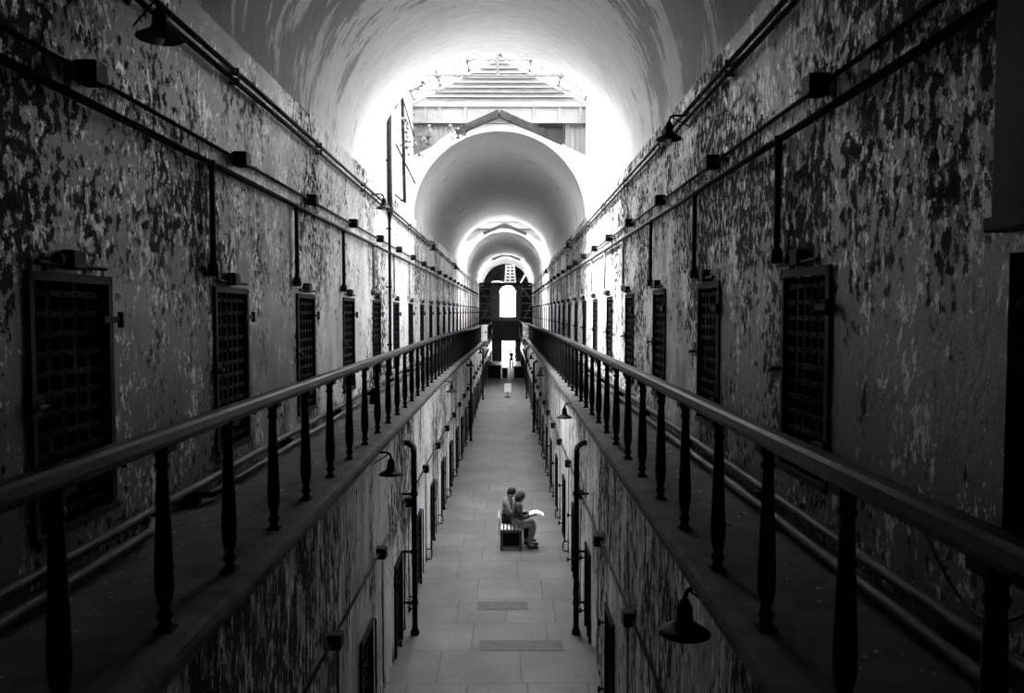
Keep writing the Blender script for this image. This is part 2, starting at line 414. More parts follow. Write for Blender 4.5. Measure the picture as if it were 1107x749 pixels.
    fr.box(RC-.06, RC+.06, a, b, LAZ, LAZ+.14)
    wo = tag(fr.obj('window_%d' % (gi+1), M_truss), 'glazed lantern roof of the %s skylight' % nm, kind='structure')
    gl = MB()
    for s in (-1, 1):
        gl.add([(RC, a-.3, LAZ+.08), (RC, b+.3, LAZ+.08), (RC+s*(RR+.3), b+.3, LEZ-.07), (RC+s*(RR+.3), a-.3, LEZ-.07),
                (RC, a-.3, LAZ+.09), (RC, b+.3, LAZ+.09), (RC+s*(RR+.3), b+.3, LEZ-.06), (RC+s*(RR+.3), a-.3, LEZ-.06)],
               [(0,1,2,3), (7,6,5,4), (0,3,7,4), (1,5,6,2)])
    gl.obj('glass', M_glass, wo)

# roof truss of the first two skylights
for gi in (0, 1):
    a, b = GAPS[gi]; y = a+2.7
    t = empty('roof_truss', (RC, y, 10.2)); tag(t, ['white iron roof truss with king post in the nearest skylight', 'distant white iron roof truss in the second skylight'][gi], 'truss', 'skylight roof trusses')
    m = MB(); m.bar((-2.28, 0, 0), (2.28, 0, 0), .05); m.obj('tie_bar', M_truss, t)
    m = MB(); m.bar((-1.6, 0, .34), (1.6, 0, .34), .035); m.bar((-2.2, 0, -.32), (2.2, 0, -.32), .03); m.obj('tie_rod', M_truss, t)
    m = MB(); m.bar((0, 0, -.02), (0, 0, 1.46), .07); m.obj('king_post', M_truss, t)
    for s in (-1, 1):
        m = MB(); m.bar((s*2.27, 0, .3), (0, 0, 1.44), .06, .08); m.obj('principal', M_truss, t)
        m = MB(); m.bar((s*.95, 0, .0), (s*1.05, 0, .86), .04); m.obj('strut', M_truss, t)
        m = MB(); m.bar((s*1.75, 0, .0), (s*1.9, 0, .45), .035); m.obj('strut', M_truss, t)

# unseen dark wall added close behind the camera to soak up light
m = MB(); m.box(-2.9, 2.9, Y0-.3, Y0, 0, 10.2); tag(m.obj('wall_back_absorber', M_end), 'unseen dark wall added behind the camera to absorb light', kind='structure')

# ------------------------------------------------------------------ end wall with arched window and doorway
yE = Y1; WX0, WX1, WZ0, WZS = -.70, .98, 4.42, 6.86
DX0, DX1, DZ = -.42, .86, 2.05
wc, wr = (WX0+WX1)/2, (WX1-WX0)/2
m = MB(); xs = sorted(set([-2.7, DX0, DX1, 2.7] + [WX0 + (WX1-WX0)*i/24 for i in range(25)]))
for x0, x1 in zip(xs, xs[1:]):
    xc = (x0+x1)/2; segs = [(0, 10.2)]
    zb = DZ if DX0 < xc < DX1 else 0
    if WX0 < xc < WX1:
        top = WZS + math.sqrt(max(0, wr*wr-(xc-wc)**2)); segs = [(zb, WZ0), (top, 10.2)]
    else: segs = [(zb, 10.2)]
    for z0, z1 in segs: m.box(x0, x1, yE, yE+.5, z0, z1)
tag(m.obj('wall_end', M_end), 'dark end wall with arched window and doorway', kind='structure')
wf = MB()
wf.box(WX0, WX1, yE+.05, yE+.12, WZ0, WZ0+.06)
for x in (WX0+.03, WX0+.22, WX1-.22, WX1-.03): wf.box(x-.03, x+.03, yE+.05, yE+.12, WZ0, WZS+(0.1 if x in (WX0+.03, WX1-.03) else .45))
wf.box(WX0, WX1, yE+.05, yE+.12, 5.24, 5.32)
pts = [(wc+wr*.97*math.cos(PI*i/16), yE+.085, WZS+wr*.97*math.sin(PI*i/16)) for i in range(17)]
for p, q in zip(pts, pts[1:]): wf.bar(p, q, .05, .05)
wo = tag(wf.obj('window_4', M_iron), 'tall round-headed window in the end wall', kind='structure')
g = MB(); g.box(WX0, WX1, yE+.08, yE+.09, WZ0, WZS+wr); g.obj('glass', M_clear, wo)
df = MB(); df.box(DX0-.08, DX0, yE-.06, yE+.1, 0, DZ+.08); df.box(DX1, DX1+.08, yE-.06, yE+.1, 0, DZ+.08); df.box(DX0, DX1, yE-.06, yE+.1, DZ, DZ+.08)
tag(df.obj('door_frame_end', M_wood), 'open far doorway at ground level', kind='structure')
m = MB(); m.box(-.2, .62, 92, 92.8, -.03, 1.5); m.box(-.25, .67, 91.9, 92.9, 1.5, 1.6)
tag(m.obj('outdoor_cabinet', M_grey), 'grey cabinet standing outside beyond the far doorway', 'cabinet')

# ------------------------------------------------------------------ cell doors
ORD = ['nearest', 'second', 'third', 'fourth', 'fifth', 'sixth', 'seventh', 'eighth', 'ninth', 'tenth', 'eleventh', 'twelfth', 'thirteenth', 'fourteenth', 'fifteenth', 'sixteenth', 'seventeenth', 'eighteenth', 'nineteenth', 'twentieth'] + ['twenty-'+x for x in ('first', 'second', 'third', 'fourth', 'fifth', 'sixth', 'seventh', 'eighth', 'ninth')] + ['thirtieth']
def make_upper_door():
    # local: +x out of the wall, y along it, z from the sill; width DW, height 1.4
    h = 1.4; t = empty('door_1')
    m = MB(); m.box(-.2, -.16, .02, DW-.02, 0, h)
    for k in range(6): m.box(-.16, -.15, .03+k*.13, .03+k*.13+.115, .02, h-.02)
    m.obj('door_leaf', M_door, t)
    m = MB(); m.box(-.14, .02, -.01, .03, -.03, h+.01); m.box(-.14, .02, DW-.03, DW+.02, -.03, h+.01); m.box(-.14, .02, -.01, DW+.02, h-.03, h+.02); m.box(-.1, .03, -.02, DW+.02, -.05, 0)
    m.obj('door_frame', M_iron, t)
    m = MB()
    for k in range(6): y = .08+k*(DW-.16)/5; m.box(-.035, -.02, y-.02, y+.02, .02, h-.03)
    for k in range(12): z = .07+k*(h-.17)/11; m.box(-.02, -.008, .03, DW-.03, z-.018, z+.018)
    for k in range(6):
        for j in range(12):
            y = .08+k*(DW-.16)/5; z = .07+j*(h-.17)/11; m.box(-.008, .0, y-.008, y+.008, z-.008, z+.008)
    gate = m.obj('lattice_gate', M_door, t)
    m = MB(); m.box(0, .08, .3, .44, h+.04, h+.15); m.box(.02, .06, .02, DW-.1, h+.05, h+.075); m.ball((.05, .2, h+.09), .035); m.obj('lock_box', M_iron, t, bevel=.012)
    m = MB(); m.tube([(.0, .02, h*.5), (.07, .02, h*.5), (.075, -.04, h*.5), (.075, -.1, h*.5-.02)], .013); m.box(0, .03, -.03, .07, h*.5-.06, h*.5+.06); m.obj('latch', M_iron, gate)
    for z in (.25, 1.15):
        m = MB(); m.box(0.02, .05, DW-.14, DW+.08, z-.02, z+.02); m.tube([(.045, DW+.06, z-.05), (.045, DW+.06, z+.05)], .018); m.obj('hinge', M_iron, gate)
    return t
def make_lower_door():
    h = LDH; t = empty('door_1')
    m = MB(); m.box(-.17, -.13, .02, LDW-.02, 0, h)
    for k in range(5): m.box(-.13, -.12, .03+k*.125, .03+k*.125+.11, .02, h-.02)
    m.obj('door_leaf', M_door, t)
    m = MB(); m.box(-.12, .03, -.03, .03, 0, h+.03); m.box(-.12, .03, LDW-.03, LDW+.03, 0, h+.03); m.box(-.12, .03, -.03, LDW+.03, h-.03, h+.05); m.obj('door_frame', M_iron, t)
    m = MB()
    for k in range(5): y = .07+k*(LDW-.14)/4; m.box(-.03, -.015, y-.018, y+.018, .02, h-.03)
    for k in range(10): z = .07+k*(h-.16)/9; m.box(-.015, 0, .03, LDW-.03, z-.016, z+.016)
    gate = m.obj('lattice_gate', M_door, t)
    for z in (.22, 1.08):
        m = MB(); m.tube([(.0, -.04, z), (.09, -.04, z)], .014); m.tube([(.09, -.04, z-.035), (.09, -.04, z+.035)], .02); m.obj('hinge_pin', M_iron, gate)
    m = MB(); m.tube([(.0, LDW+.05, 1.33), (.05, LDW+.05, 1.33), (.05, LDW+.05, .12)], .012); m.obj('door_rod', M_iron, t)
    return t
dn = 0
for proto, sets in ((make_upper_door(), ((LD, XL, 0, ZL[0], 'left gallery', 'cell doors along the left gallery'), (RD, XR, 1, ZR[0], 'right gallery', 'cell doors along the right gallery'))),
                    (make_lower_door(), ((LLD, -LW, 0, 0, 'left side of the ground floor', 'low cell doors along the left ground floor wall'), (RLD, LW, 1, 0, 'right side of the ground floor', 'low cell doors along the right ground floor wall')))):
    first = True; wd = DW if 'lock_box' in [c.name.split('.')[0] for c in proto.children] else LDW
    for ys, x, flip, z, place, grp in sets:
        vis = [y for y in ys if y > (2.5 if x in (XL, XR) else 5.5)]
        for i, y in enumerate(vis):
            d = proto if first else copy_tree(proto); first = False; dn += 1
            d.name = 'door_%d' % dn; d.location = (x, y + (wd if flip else 0), z); d.rotation_euler = (0, 0, PI*flip)
            tag(d, '%s %s cell door on the %s' % (ORD[i] if i == 0 else ORD[i]+' nearest', 'dark iron lattice' if wd == DW else 'low dark', place), 'door', grp, 'structure')

# ------------------------------------------------------------------ railings
bal_prof = [(.034, 0), (.036, .02), (.030, .03), (.024, .045), (.036, .06), (.040, .075), (.030, .09), (.024, .105), (.031, .13), (.041, .18), (.044, .24), (.043, .30), (.038, .42), (.033, .55), (.028, .70), (.025, .76), (.034, .775), (.034, .79), (.026, .80), (.030, .83), (.044, .85), (.044, .868)]
for s, nm in ((-1, 'left'), (1, 'right')):
    t = empty('gallery_railing', (s*1.42, 0, GF)); tag(t, 'long dark railing with turned balusters on the edge of the %s gallery' % nm, 'railing', 'gallery railings')
    m = MB(); n = 60; prof = [(-.055, .885), (.055, .885), (.06, .905), (.052, .94), (.03, .952), (-.03, .952), (-.052, .94), (-.06, .905)]; k = len(prof); vs = []
    for i in range(n+1):
        y = Y0+.01 + (46-Y0)*i/n
        vs += [(x, y, z+sag(s, y)) for x, z in prof]
    m.add(vs, [(i*k+j, (i+1)*k+j, (i+1)*k+(j+1) % k, i*k+(j+1) % k) for i in range(n) for j in range(k)] + [tuple(range(k)), tuple(n*k+j for j in range(k))])
    m.box(-.03, .03, Y0+.01, 15, .866, .888)
    m.obj('handrail', M_rail, t)
    b0 = MB(); b0.lathe(bal_prof, n=14); b0.box(-.05, .05, -.05, .05, .845, .89); b0.box(-.042, .042, -.042, .042, -.004, .015)
    bo = b0.obj('baluster', M_iron, t); i = 0
    y = 2.75-.85*2
    while y < 46:
        b = bo if i == 0 else bo.copy()
        if i: C.objects.link(b); b.parent = t
        b.location = (0, y, sag(s, y)); y += .8485; i += 1

# pale panelled ends where the gallery opening narrows, and the rails beyond
for s, nm in ((-1, 'left'), (1, 'right')):
    zf = 3.5+sag(s, 60); xa, xb = sorted((s*1.05, s*1.40))
    m = MB(); m.box(xa, xb, 46.0, 46.12, 3.2, zf+.9); m.box(xa-.03, xb+.03, 45.97, 46.15, zf+.9, zf+.97)
    tag(m.obj('trim_parapet_'+nm, M_edge), 'pale end panel of the %s gallery parapet' % nm, kind='structure')
    t = empty('distant_railing', (s*1.06, 0, zf)); tag(t, 'far dark railing running on from the %s gallery to the footbridge' % nm, 'railing', 'distant railings')
    m = MB(); m.box(-.05, .05, 46.12, 58.2, .88, .95); m.obj('handrail', M_rail, t)
    b1 = MB(); b1.lathe([(r*.8, z) for r, z in bal_prof], n=8); bo = b1.obj('baluster', M_iron, t)
    for i in range(13):
        b = bo if i == 0 else bo.copy()
        if i: C.objects.link(b); b.parent = t
        b.location = (0, 46.8+i*.88, 0)
t = empty('footbridge_railing', (0, 58.25, 3.5)); tag(t, 'dark railing across the distant footbridge between galleries', 'railing')
m = MB(); m.box(-1.1, 1.1, -.05, .05, .72, .8); m.obj('handrail', M_iron, t)
m = MB(); m.box(-1.0, 1.0, -.02, .02, -.28, .72); m.obj('panel', M_dark, t)

# ------------------------------------------------------------------ conduits on the upper walls
def wallx(s, off): return (XL+off) if s < 0 else (XR-off)
for s, nm, zlow, zup, ztop, doors, z_end in ((-1, 'left', 6.23, 6.40, 7.17, LD, 5.32), (1, 'right', 6.27, 6.46, 7.25, RD, 5.38)):
    t = empty('conduit', (wallx(s, 0), 0, zlow)); tag(t, 'lower long dark conduit with drops above the doors on the %s wall' % nm, 'conduit', 'wall conduits')
    e = -s
    m = MB(); m.tube([(e*.05, y, 0) for y in (Y0+.02, 20, 45, 64)], .028); m.obj('pipe', M_pipe, t)
    for y in doors:
        if y > (5 if s < 0 else 4) and y < 62:
            yy = y-.13 if s < 0 else y+DW+.04
            m = MB(); m.tube([(e*.05, yy, .0), (e*.05, yy, z_end-zlow+.08)], .026 if y < 15 else .02); m.lathe([(.045, 0), (.05, .03), (.045, .09), (.028, .12)], (e*.05, yy, z_end-zlow-.02)); m.lathe([(.035, 0), (.035, .08)], (e*.05, yy, -.05))
            m.obj('drop_pipe', M_pipe if y < 12.5 else M_faded, t)
    t = empty('conduit', (wallx(s, 0), 0, zup)); tag(t, 'upper slim conduit strung with square junction boxes on the %s wall' % nm, 'conduit', 'wall conduits')
    m = MB(); m.tube([(e*.03, y, 0) for y in (Y0+.02, 20, 45, 64)], .017); m.obj('pipe', M_pipe, t)
    for y in doors:
        if y > 2 and y < 62:
            yy = y+.56 if s < 0 else y+.14
            m = MB(); m.box(*sorted((0, e*.13)), yy-.07, yy+.07, -.065, .065); m.lathe([(.03, -.02), (.03, .02)], (e*.06, yy-.08, 0), M=Matrix.Rotation(PI/2, 3, 'X')); m.obj('junction_box', M_iron, t, bevel=.01)
    for j, dz in enumerate((0, .09)):
        t = empty('conduit', (wallx(s, 0), 0, ztop-dz)); tag(t, '%s of the paired pipes under the vault spring on the %s wall' % (('upper', 'lower')[j], nm), 'conduit', 'wall conduits')
        m = MB(); m.tube([(e*.05, y, 0) for y in (Y0+.02, 20, 45, 64)], .024); m.obj('pipe', M_cond, t)
        for k in range(14):
            m = MB(); m.box(*sorted((0, e*.085)), .9+k*3.1, .93+k*3.1, -.03, .03); m.obj('pipe_clip', M_iron, t)
# conduit and boxes on the lower walls
for s, nm, doors in ((-1, 'left', LLD), (1, 'right', RLD)):
    e = -s; t = empty('conduit', (s*LW, 0, 2.0)); tag(t, 'conduit with black junction boxes on the lower %s wall' % nm, 'conduit', 'wall conduits')
    m = MB(); m.tube([(e*.03, y, 0) for y in (Y0+.02, 20, 45, 64)], .017); m.obj('pipe', M_pipe, t)
    for y in doors:
        if y > 5:
            yy = y+1.13
            if yy < 62:
                m = MB(); m.box(*sorted((0, e*.12)), yy-.07, yy+.07, -.07, .07); m.obj('junction_box', M_iron, t, bevel=.01)
                m = MB(); m.tube([(e*.035, yy+.2, 0), (e*.035, yy+.2, -1.75)], .011, 6); m.obj('drop_pipe', M_faded, t)
# heating pipes along the foot of the gallery walls
for s, nm in ((-1, 'left'), (1, 'right')):
    e = -s; x = wallx(s, 0)
    t = empty('heating_pipe', (x, 0, GF)); tag(t, 'heating pipe nearest the wall foot on the %s gallery' % nm, 'pipe', 'heating pipes')
    m = MB(); m.tube([(e*.07, y, .13+sag(s, y)) for y in range(-4, 46, 2)], .034); m.obj('pipe', M_heat, t)
    for k in range(17):
        m = MB(); m.box(*sorted((0, e*.12)), .8+k*2.575, .85+k*2.575, sag(s, .8+k*2.575)-.01, sag(s, .8+k*2.575)+.097); m.obj('pipe_support', M_iron, t)
    t = empty('heating_pipe', (x, 0, GF)); tag(t, 'heating pipe standing off the wall on the %s gallery floor' % nm, 'pipe', 'heating pipes')
    ys = [y for y in range(-4, 46, 2)]
    m = MB()
    if s < 0:
        m.tube([(e*.2, y, .075) for y in (-4, 0, 4.6)] + [(e*.2, 4.95, .075), (e*.15, 5.1, .1), (e*.03, 5.14, .12)], .034)
        m.tube([(e*.03, 5.9, .1), (e*.2, 6.0, .075)] + [(e*.2, y, .075+sag(s, y)) for y in range(8, 46, 2)], .03)
    else: m.tube([(e*.2, y, .075+sag(s, y)) for y in ys], .032)
    m.obj('pipe', M_heat, t)
# sagging wire, duct at the right edge
m = MB(); m.tube([(1.98, 3.25+(-.75)*i/16*1.0+0.0, 4.05+.0*i-.20*math.sin(PI*i/16)-(.0)) for i in range(17)], .008, 6)
tag(m.obj('slack_cable', M_pipe), 'slack cable hanging along the foot of the right wall', 'cable')
m = MB(); m.box(2.15, XR-.001, 2.9, 3.14, 5.36, 7.1); m.box(2.13, XR-.001, 2.88, 3.16, 5.32, 5.38); m.box(2.13, XR-.001, 2.88, 3.16, 6.55, 6.6)
tag(m.obj('vertical_duct', M_iron, bevel=.01), 'dark boxed duct running up the right wall at the frame edge', 'duct')

# ------------------------------------------------------------------ lamps
def make_lamp():
    t = empty('wall_lamp')      # local +x out of the wall, origin at shade rim height
    m = MB(); m.lathe([(.045, 0), (.05, .01), (.03, .03)], (0, 0, .27), M=Matrix.Rotation(PI/2, 3, 'Y'))
    m.tube([(0, 0, .27)] + [(.1, 0, .27), (.17, 0, .268), (.205, 0, .25), (.22, 0, .21), (.22, 0, .17)], .014)
    m.tube([(0.0, .10, .12), (.12, .04, .2), (.2, 0, .255)], .007)
    m.obj('bracket', M_iron, t)
    m = MB(); m.lathe([(.150, 0), (.150, .006), (.115, .03), (.075, .05), (.052, .075), (.045, .11), (.045, .15), (.03, .185), (.018, .2)], (.22, 0, 0), n=22); shade = m.obj('lamp_shade', M_iron, t)
    m = MB(); m.ball((.22, 0, -.0), (.03, .03, .04)); m.obj('bulb', M_wmetal, shade)
    return t
lp = make_lamp(); first = True
for x, y, z, flip, lab in ((XL, 5.2, 6.80, 0, 'nearest black shaded lamp under the vault on the left gallery wall'), (XL, 14.4, 6.9, 0, 'second black shaded lamp on the left gallery wall, by the skylight'), (XL, 24.0, 6.9, 0, 'third shaded lamp on the left gallery wall'), (XL, 34, 6.87, 0, 'distant fourth shaded lamp on the left gallery wall'),
        (XR, 8.9, 6.96, 1, 'black shaded lamp with braced arm against the vault on the right gallery wall'), (XR, 24, 6.96, 1, 'second shaded lamp on the right gallery wall, past the skylight'), (XR, 38, 6.9, 1, 'distant shaded lamp on the right gallery wall'),
        (-LW, 9.3, 3.09, 0, 'nearest shaded lamp under the left gallery edge above the downpipe'), (-LW, 19.3, 3.05, 0, 'pale-lit shaded lamp under the left gallery edge, second from the camera'), (-LW, 29.3, 3.0, 0, 'third shaded lamp under the left gallery edge'), (-LW, 39.3, 2.95, 0, 'farthest shaded lamp under the left gallery edge'),
        (LW, 4.4, 3.2, 1, 'large black shaded lamp under the right gallery edge at the bottom of the frame'), (LW, 14.0, 3.13, 1, 'shaded lamp catching light under the right gallery edge, second from the camera'), (LW, 25.0, 2.98, 1, 'third shaded lamp under the right gallery edge'), (LW, 35.0, 2.93, 1, 'farthest shaded lamp under the right gallery edge')):
    l = lp if first else copy_tree(lp); first = False
    l.location = (x, y, z-.06 if abs(x) < 2 else z); l.rotation_euler = (0, 0, PI*flip); tag(l, lab, 'lamp', 'shaded wall lamps')
# downpipes on the lower walls
for s, ylist in ((-1, (11.8, 29.8, 44)), (1, (11.8, 31.9, 44.5))):
    e = -s
    for i, y in enumerate(ylist):
        t = empty('downpipe', (s*LW, y, 0)); tag(t, '%s vertical black downpipe on the %s ground floor wall' % (('nearest', 'second', 'farthest')[i], 'left' if s < 0 else 'right'), 'pipe', 'ground floor downpipes')
        m = MB(); m.tube([(e*.0, .35, 2.93), (e*.08, .3, 2.93), (e*.17, .12, 2.9), (e*.19, 0, 2.84), (e*.19, 0, 2.7), (e*.19, 0, .35), (e*.19, 0, .02)], .043, 10); m.obj('pipe', M_iron, t)
        m = MB()
        for z in (2.2, 1.3, .5): m.lathe([(.056, -.03), (.056, .03)], (e*.19, 0, z)); m.box(*sorted((0, e*.19)), -.015, .015, z-.015, z+.015)
        m.obj('pipe_collar', M_iron, t)
        m = MB(); m.lathe([(.07, 0), (.07, .04), (.05, .1)], (e*.19, 0, 0)); m.obj('pipe_shoe', M_iron, t)
# wall fittings on ground floor near the skirting: door stays
for s, lst in ((-1, LLD), (1, RLD)):
    nm = 'left' if s < 0 else 'right'; ss = [y for y in lst if 9 < y < 38]
    for i, y in enumerate(ss):
        e = -s; m = MB(); yy = y+1.6
        m.tube([(s*LW, yy, .3), (s*LW+e*.1, yy, .3), (s*LW+e*.12, yy, .27), (s*LW+e*.12, yy, .14), (s*LW+e*.1, yy, .1), (s*LW, yy, .1)], .013); m.box(*sorted((s*LW, s*LW+e*.02)), yy-.04, yy+.04, .05, .35)
        tag(m.obj('door_stay', M_iron), '%s small iron door stay low on the %s ground floor wall' % (ORD[i] if i == 0 else ORD[i]+' nearest', nm), 'door stay', 'iron door stays')

# posts, wires at the first skylight, left
t = empty('roof_downpipe', (XL, 16.1, 3.5)); tag(t, 'dark pipe running from the skylight down the left wall', 'pipe')
m = MB(); m.tube([(.06, 0, .02), (.06, 0, 3.3), (.07, 0, 3.6), (.07, 0, 5.55)], [.03, .03, .055, .055]); m.obj('pipe', M_rafter, t)
m = MB()
for z in (.8, 2, 3.2, 4.6): m.box(0, .1, -.04, .04, z, z+.03)
m.obj('pipe_clip', M_iron, t)
t = empty('open_sash', (XL, 18.2, 7.4)); tag(t, 'open hinged sash with dark stile and stay wires beside the first skylight', 'window sash')
m = MB(); m.bar((.1, 0, .15), (.1, -.3, 2.5), .07, .08); m.bar((-.01, 0, .2), (.12, 0, .2), .04); m.obj('stile', M_rafter, t)
m = MB(); m.tube([(.1, -.3, 2.5), (.12, 1.7, 2.05)], .02, 6); m.tube([(.1, -.3, 2.5), (.12, -1.6, 1.9)], .016, 6); m.tube([(.1, -1.3, 1.2), (.12, 1.9, .9)], .02, 6); m.tube([(.1, 0, .15), (.1, -1.5, .1)], .02, 6); m.obj('stay_wire', M_rafter, t)

# ------------------------------------------------------------------ vines
def vine(loc, pts, nleaf, lab, spread=.16, size=.06):
    t = empty('creeping_vine', loc); tag(t, lab, 'plant', 'vines growing in through the skylight')
    m = MB()
    P = [Vector(p) for p in pts]
    m.tube(P, .008, 5); m.obj('stem', M_leaf, t)
    m = MB()
    for k in range(nleaf):
        i = random.randrange(len(P)-1); p = P[i].lerp(P[i+1], random.random()) + Vector((random.gauss(0, spread), random.gauss(0, spread*.5), random.gauss(0, spread)))
        q = Quaternion((random.random()-.5, random.random()-.5, random.random()-.5), random.random()*6); s = size*random.uniform(.6, 1.3)
        m.add([p+q@Vector(v)*s for v in ((0,-1,0), (.6,-.3,.15), (.75,.3,.2), (0,1,0), (-.75,.3,.2), (-.6,-.3,.15), (0,0,.0))], [(0,1,6), (1,2,6), (2,3,6), (3,4,6), (4,5,6), (5,0,6)])
    m.obj('leaves', M_leaf, t)
vine((-2.0, 20.5, 9.2), [(-.15, 0, .0), (-.05, 0, .3), (.1, -.03, .5)], 60, 'vine spreading over the white boards left of the gable', .15, .055)
vine((-1.27, 20.5, 9.7), [(0, 0, -.1), (0, 0, .15)], 22, 'small vine tuft hanging left of the dark rafter', .09, .05)
vine((-.95, 20.5, 9.72), [(0, 0, -.1), (.02, 0, .2)], 30, 'vine tuft on the left end of the dark rafter', .08, .05)
vine((-2.1, 17.6, 8.6), [(0, 0, 0), (.02, .1, .25), (.0, .1, .6), (0, .1, .75)], 34, 'vine clinging beside the open sash', .07, .05)
vine((-1.75, 16.6, 9.7), [(0, 0, 0), (.15, 0, .15), (.3, 0, .3)], 16, 'sprig of vine dangling from the rim of the nearest vault', .06, .05)

# ------------------------------------------------------------------ bench, people
def skin_mesh(name, verts, edges, radii, mat, parent, sub=2):
    me = bpy.data.meshes.new(name); me.from_pydata([tuple(v) for v in verts], edges, [])
    o = bpy.data.objects.new(name, me); C.objects.link(o)
    sk = o.modifiers.new('skin', 'SKIN'); sk.use_smooth_shade = True
    for i, d in enumerate(me.skin_vertices[0].data):
        r = radii[i]; d.radius = (r, r) if not isinstance(r, tuple) else r; d.use_root = (i == 0)
    ss = o.modifiers.new('sub', 'SUBSURF'); ss.levels = sub; ss.render_levels = sub
    bpy.context.view_layer.update()
    dg = bpy.context.evaluated_depsgraph_get()
    nm = bpy.data.meshes.new_from_object(o.evaluated_get(dg)); o.modifiers.clear(); o.data = nm
    nm.materials.clear(); nm.materials.append(mat)
    for p in nm.polygons: p.use_smooth = True
    o.parent = parent; return o
def figure(loc, rz, J, mats, label, hair_len, group=None):
    """J: joint positions, facing +x; y is the figure's left"""
    skin, shirt, trous, shoe, hairm = mats
    t = empty('person', loc, rz); tag(t, label, 'person', group)
    V = []; E = []; R = []
    def v(p, r, par=None):
        V.append(Vector(p)); R.append(r)
        if par is not None: E.append((par, len(V)-1))
        return len(V)-1
    P = {k: Vector(q) for k, q in J.items()}
    pel = v(P['pelvis'], .115); sp = v(P['pelvis'].lerp(P['chest'], .5), .105, pel); ch = v(P['chest'], .125, sp)
    up = (P['head']-P['neck']).normalized(); fw = P['face'].normalized()
    nk = v(P['neck'], .068, ch); nk2 = v(P['neck']+up*.03, .062, nk); jaw = v(P['head']-up*.045+fw*.02, .07, nk2); sk = v(P['head']+up*.03, .09, jaw); v(P['head']+up*.09, .065, sk)
    side = up.cross(fw).normalized()
    v(P['head']-up*.02+fw*.105, .014, jaw)                     # nose
    for q in (-1, 1): v(P['head']+side*q*.085-up*.005, .016, sk)  # ears
    for q in ('l', 'r'):
        sgn = 1 if q == 'l' else -1
        sh = v(P[q+'sh'], .062, ch); el = v(P[q+'el'], .042, sh); wr = v(P[q+'wr'], .027, el)
        d = (P[q+'wr']-P[q+'el']).normalized(); pl = v(P[q+'wr']+d*.05, .032, wr); base = V[pl]
        sd = d.cross(Vector((0,0,1))); sd = sd.normalized() if sd.length > .1 else Vector((0,1,0)); nrm = sd.cross(d).normalized()
        for j, (o_, L) in enumerate(((-.027, .062), (-.009, .075), (.009, .07), (.027, .055))):
            a = v(base+sd*o_+d*.03, .010, pl); b = v(base+sd*o_*1.15+d*(.03+L*.5)-nrm*.008, .009, a); v(base+sd*o_*1.2+d*(.03+L*.85)-nrm*.03, .008, b)
        a = v(base-sd*.035*sgn-d*.01, .011, pl); v(base-sd*.055*sgn+d*.03-nrm*.01, .009, a)
        hp = v(P[q+'hip'], .085, pel); kn = v(P[q+'kn'], .056, hp); cf = v(P[q+'kn'].lerp(P[q+'an'], .35), .052, kn); an = v(P[q+'an'], .036, cf); v(P[q+'to'], .032, an)
    skin_mesh('body', V, E, R, skin, t)
    # shirt
    V.clear(); E.clear(); R.clear()
    pel = v(P['pelvis'], .14); sp = v(P['pelvis'].lerp(P['chest'], .5), .135, pel); ch = v(P['chest'], .152, sp); v(P['neck']-up*.0, .068, ch)
    for q in ('l', 'r'):
        sh = v(P[q+'sh'], .078, ch); el = v(P[q+'el'], .055, sh)
        if J.get('long_sleeve', 1): v(P[q+'el'].lerp(P[q+'wr'], .9), .038, el)
    skin_mesh('shirt', V, E, R, shirt, t)
    V.clear(); E.clear(); R.clear()
    pel = v(P['pelvis']-Vector((0, 0, .02)), .135)
    for q in ('l', 'r'):
        hp = v(P[q+'hip'], .1, pel); m1 = v(P[q+'hip'].lerp(P[q+'kn'], .5), .088, hp); kn = v(P[q+'kn'], .072, m1); cf = v(P[q+'kn'].lerp(P[q+'an'], .4), .066, kn); v(P[q+'kn'].lerp(P[q+'an'], .93), .052, cf)
    skin_mesh('trousers', V, E, R, trous, t)
    for q in ('l', 'r'):
        a, b = P[q+'an'], P[q+'to']; d = (b-a); d.z = 0; d.normalize()
        g = Vector((a.x, a.y, min(b.z, a.z)-.0)); 
        skin_mesh('shoe', [g-d*.045+Vector((0,0,.0)), g+d*.04, g+d*.13, g+d*.19], [(0,1),(1,2),(2,3)], [.042, .045, .042, .03], shoe, t)
    m = MB(); rot = Matrix((fw-up*fw.dot(up), side, up)).transposed()
    n, mm = 20, 12; hv = []
    for i in range(mm+1):
        for k in range(n):
            az = 2*PI*k/n; front = max(0, math.cos(az)); lim = PI*(.92-hair_len[0]*0 -.5*front**.6) * hair_len[1]
            th = lim*i/mm
            p = Vector((.106*math.sin(th)*math.cos(az)-.012, .098*math.sin(th)*math.sin(az), .118*math.cos(th)+.018))
            p *= 1+.03*math.sin(7*az+3*th)
            if hair_len[1] > 1 and p.z < 0: p.z *= 1.35; p.x -= .02
            hv.append(rot @ p + P['head'])
    m.add(hv, [(i*n+k, (i+1)*n+k, (i+1)*n+(k+1) % n, i*n+(k+1) % n) for i in range(mm) for k in range(n)], True)
    m.obj('hair', hairm, t)
    for q in (-1, 1):
        m = MB(); m.ball(P['head']+fw*.083+side*q*.03+up*.01, .011, 8, 6); m.obj('eye', M_dark, t)
    return t
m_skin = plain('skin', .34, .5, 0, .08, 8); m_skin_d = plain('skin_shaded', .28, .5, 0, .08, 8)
m_shA = plain('light_grey_shirt', .26, .85, 0, .25, 6); m_shB = plain('charcoal_top', .05, .85, 0, .3, 8)
m_trB = plain('grey_trousers', .26, .85, 0, .25, 8); m_trA = plain('black_trousers', .03, .85, 0, .25, 8)
m_shoe = plain('black_shoes', .02, .5); m_hair = plain('black_hair', .015, .5, 0, .3, 30)

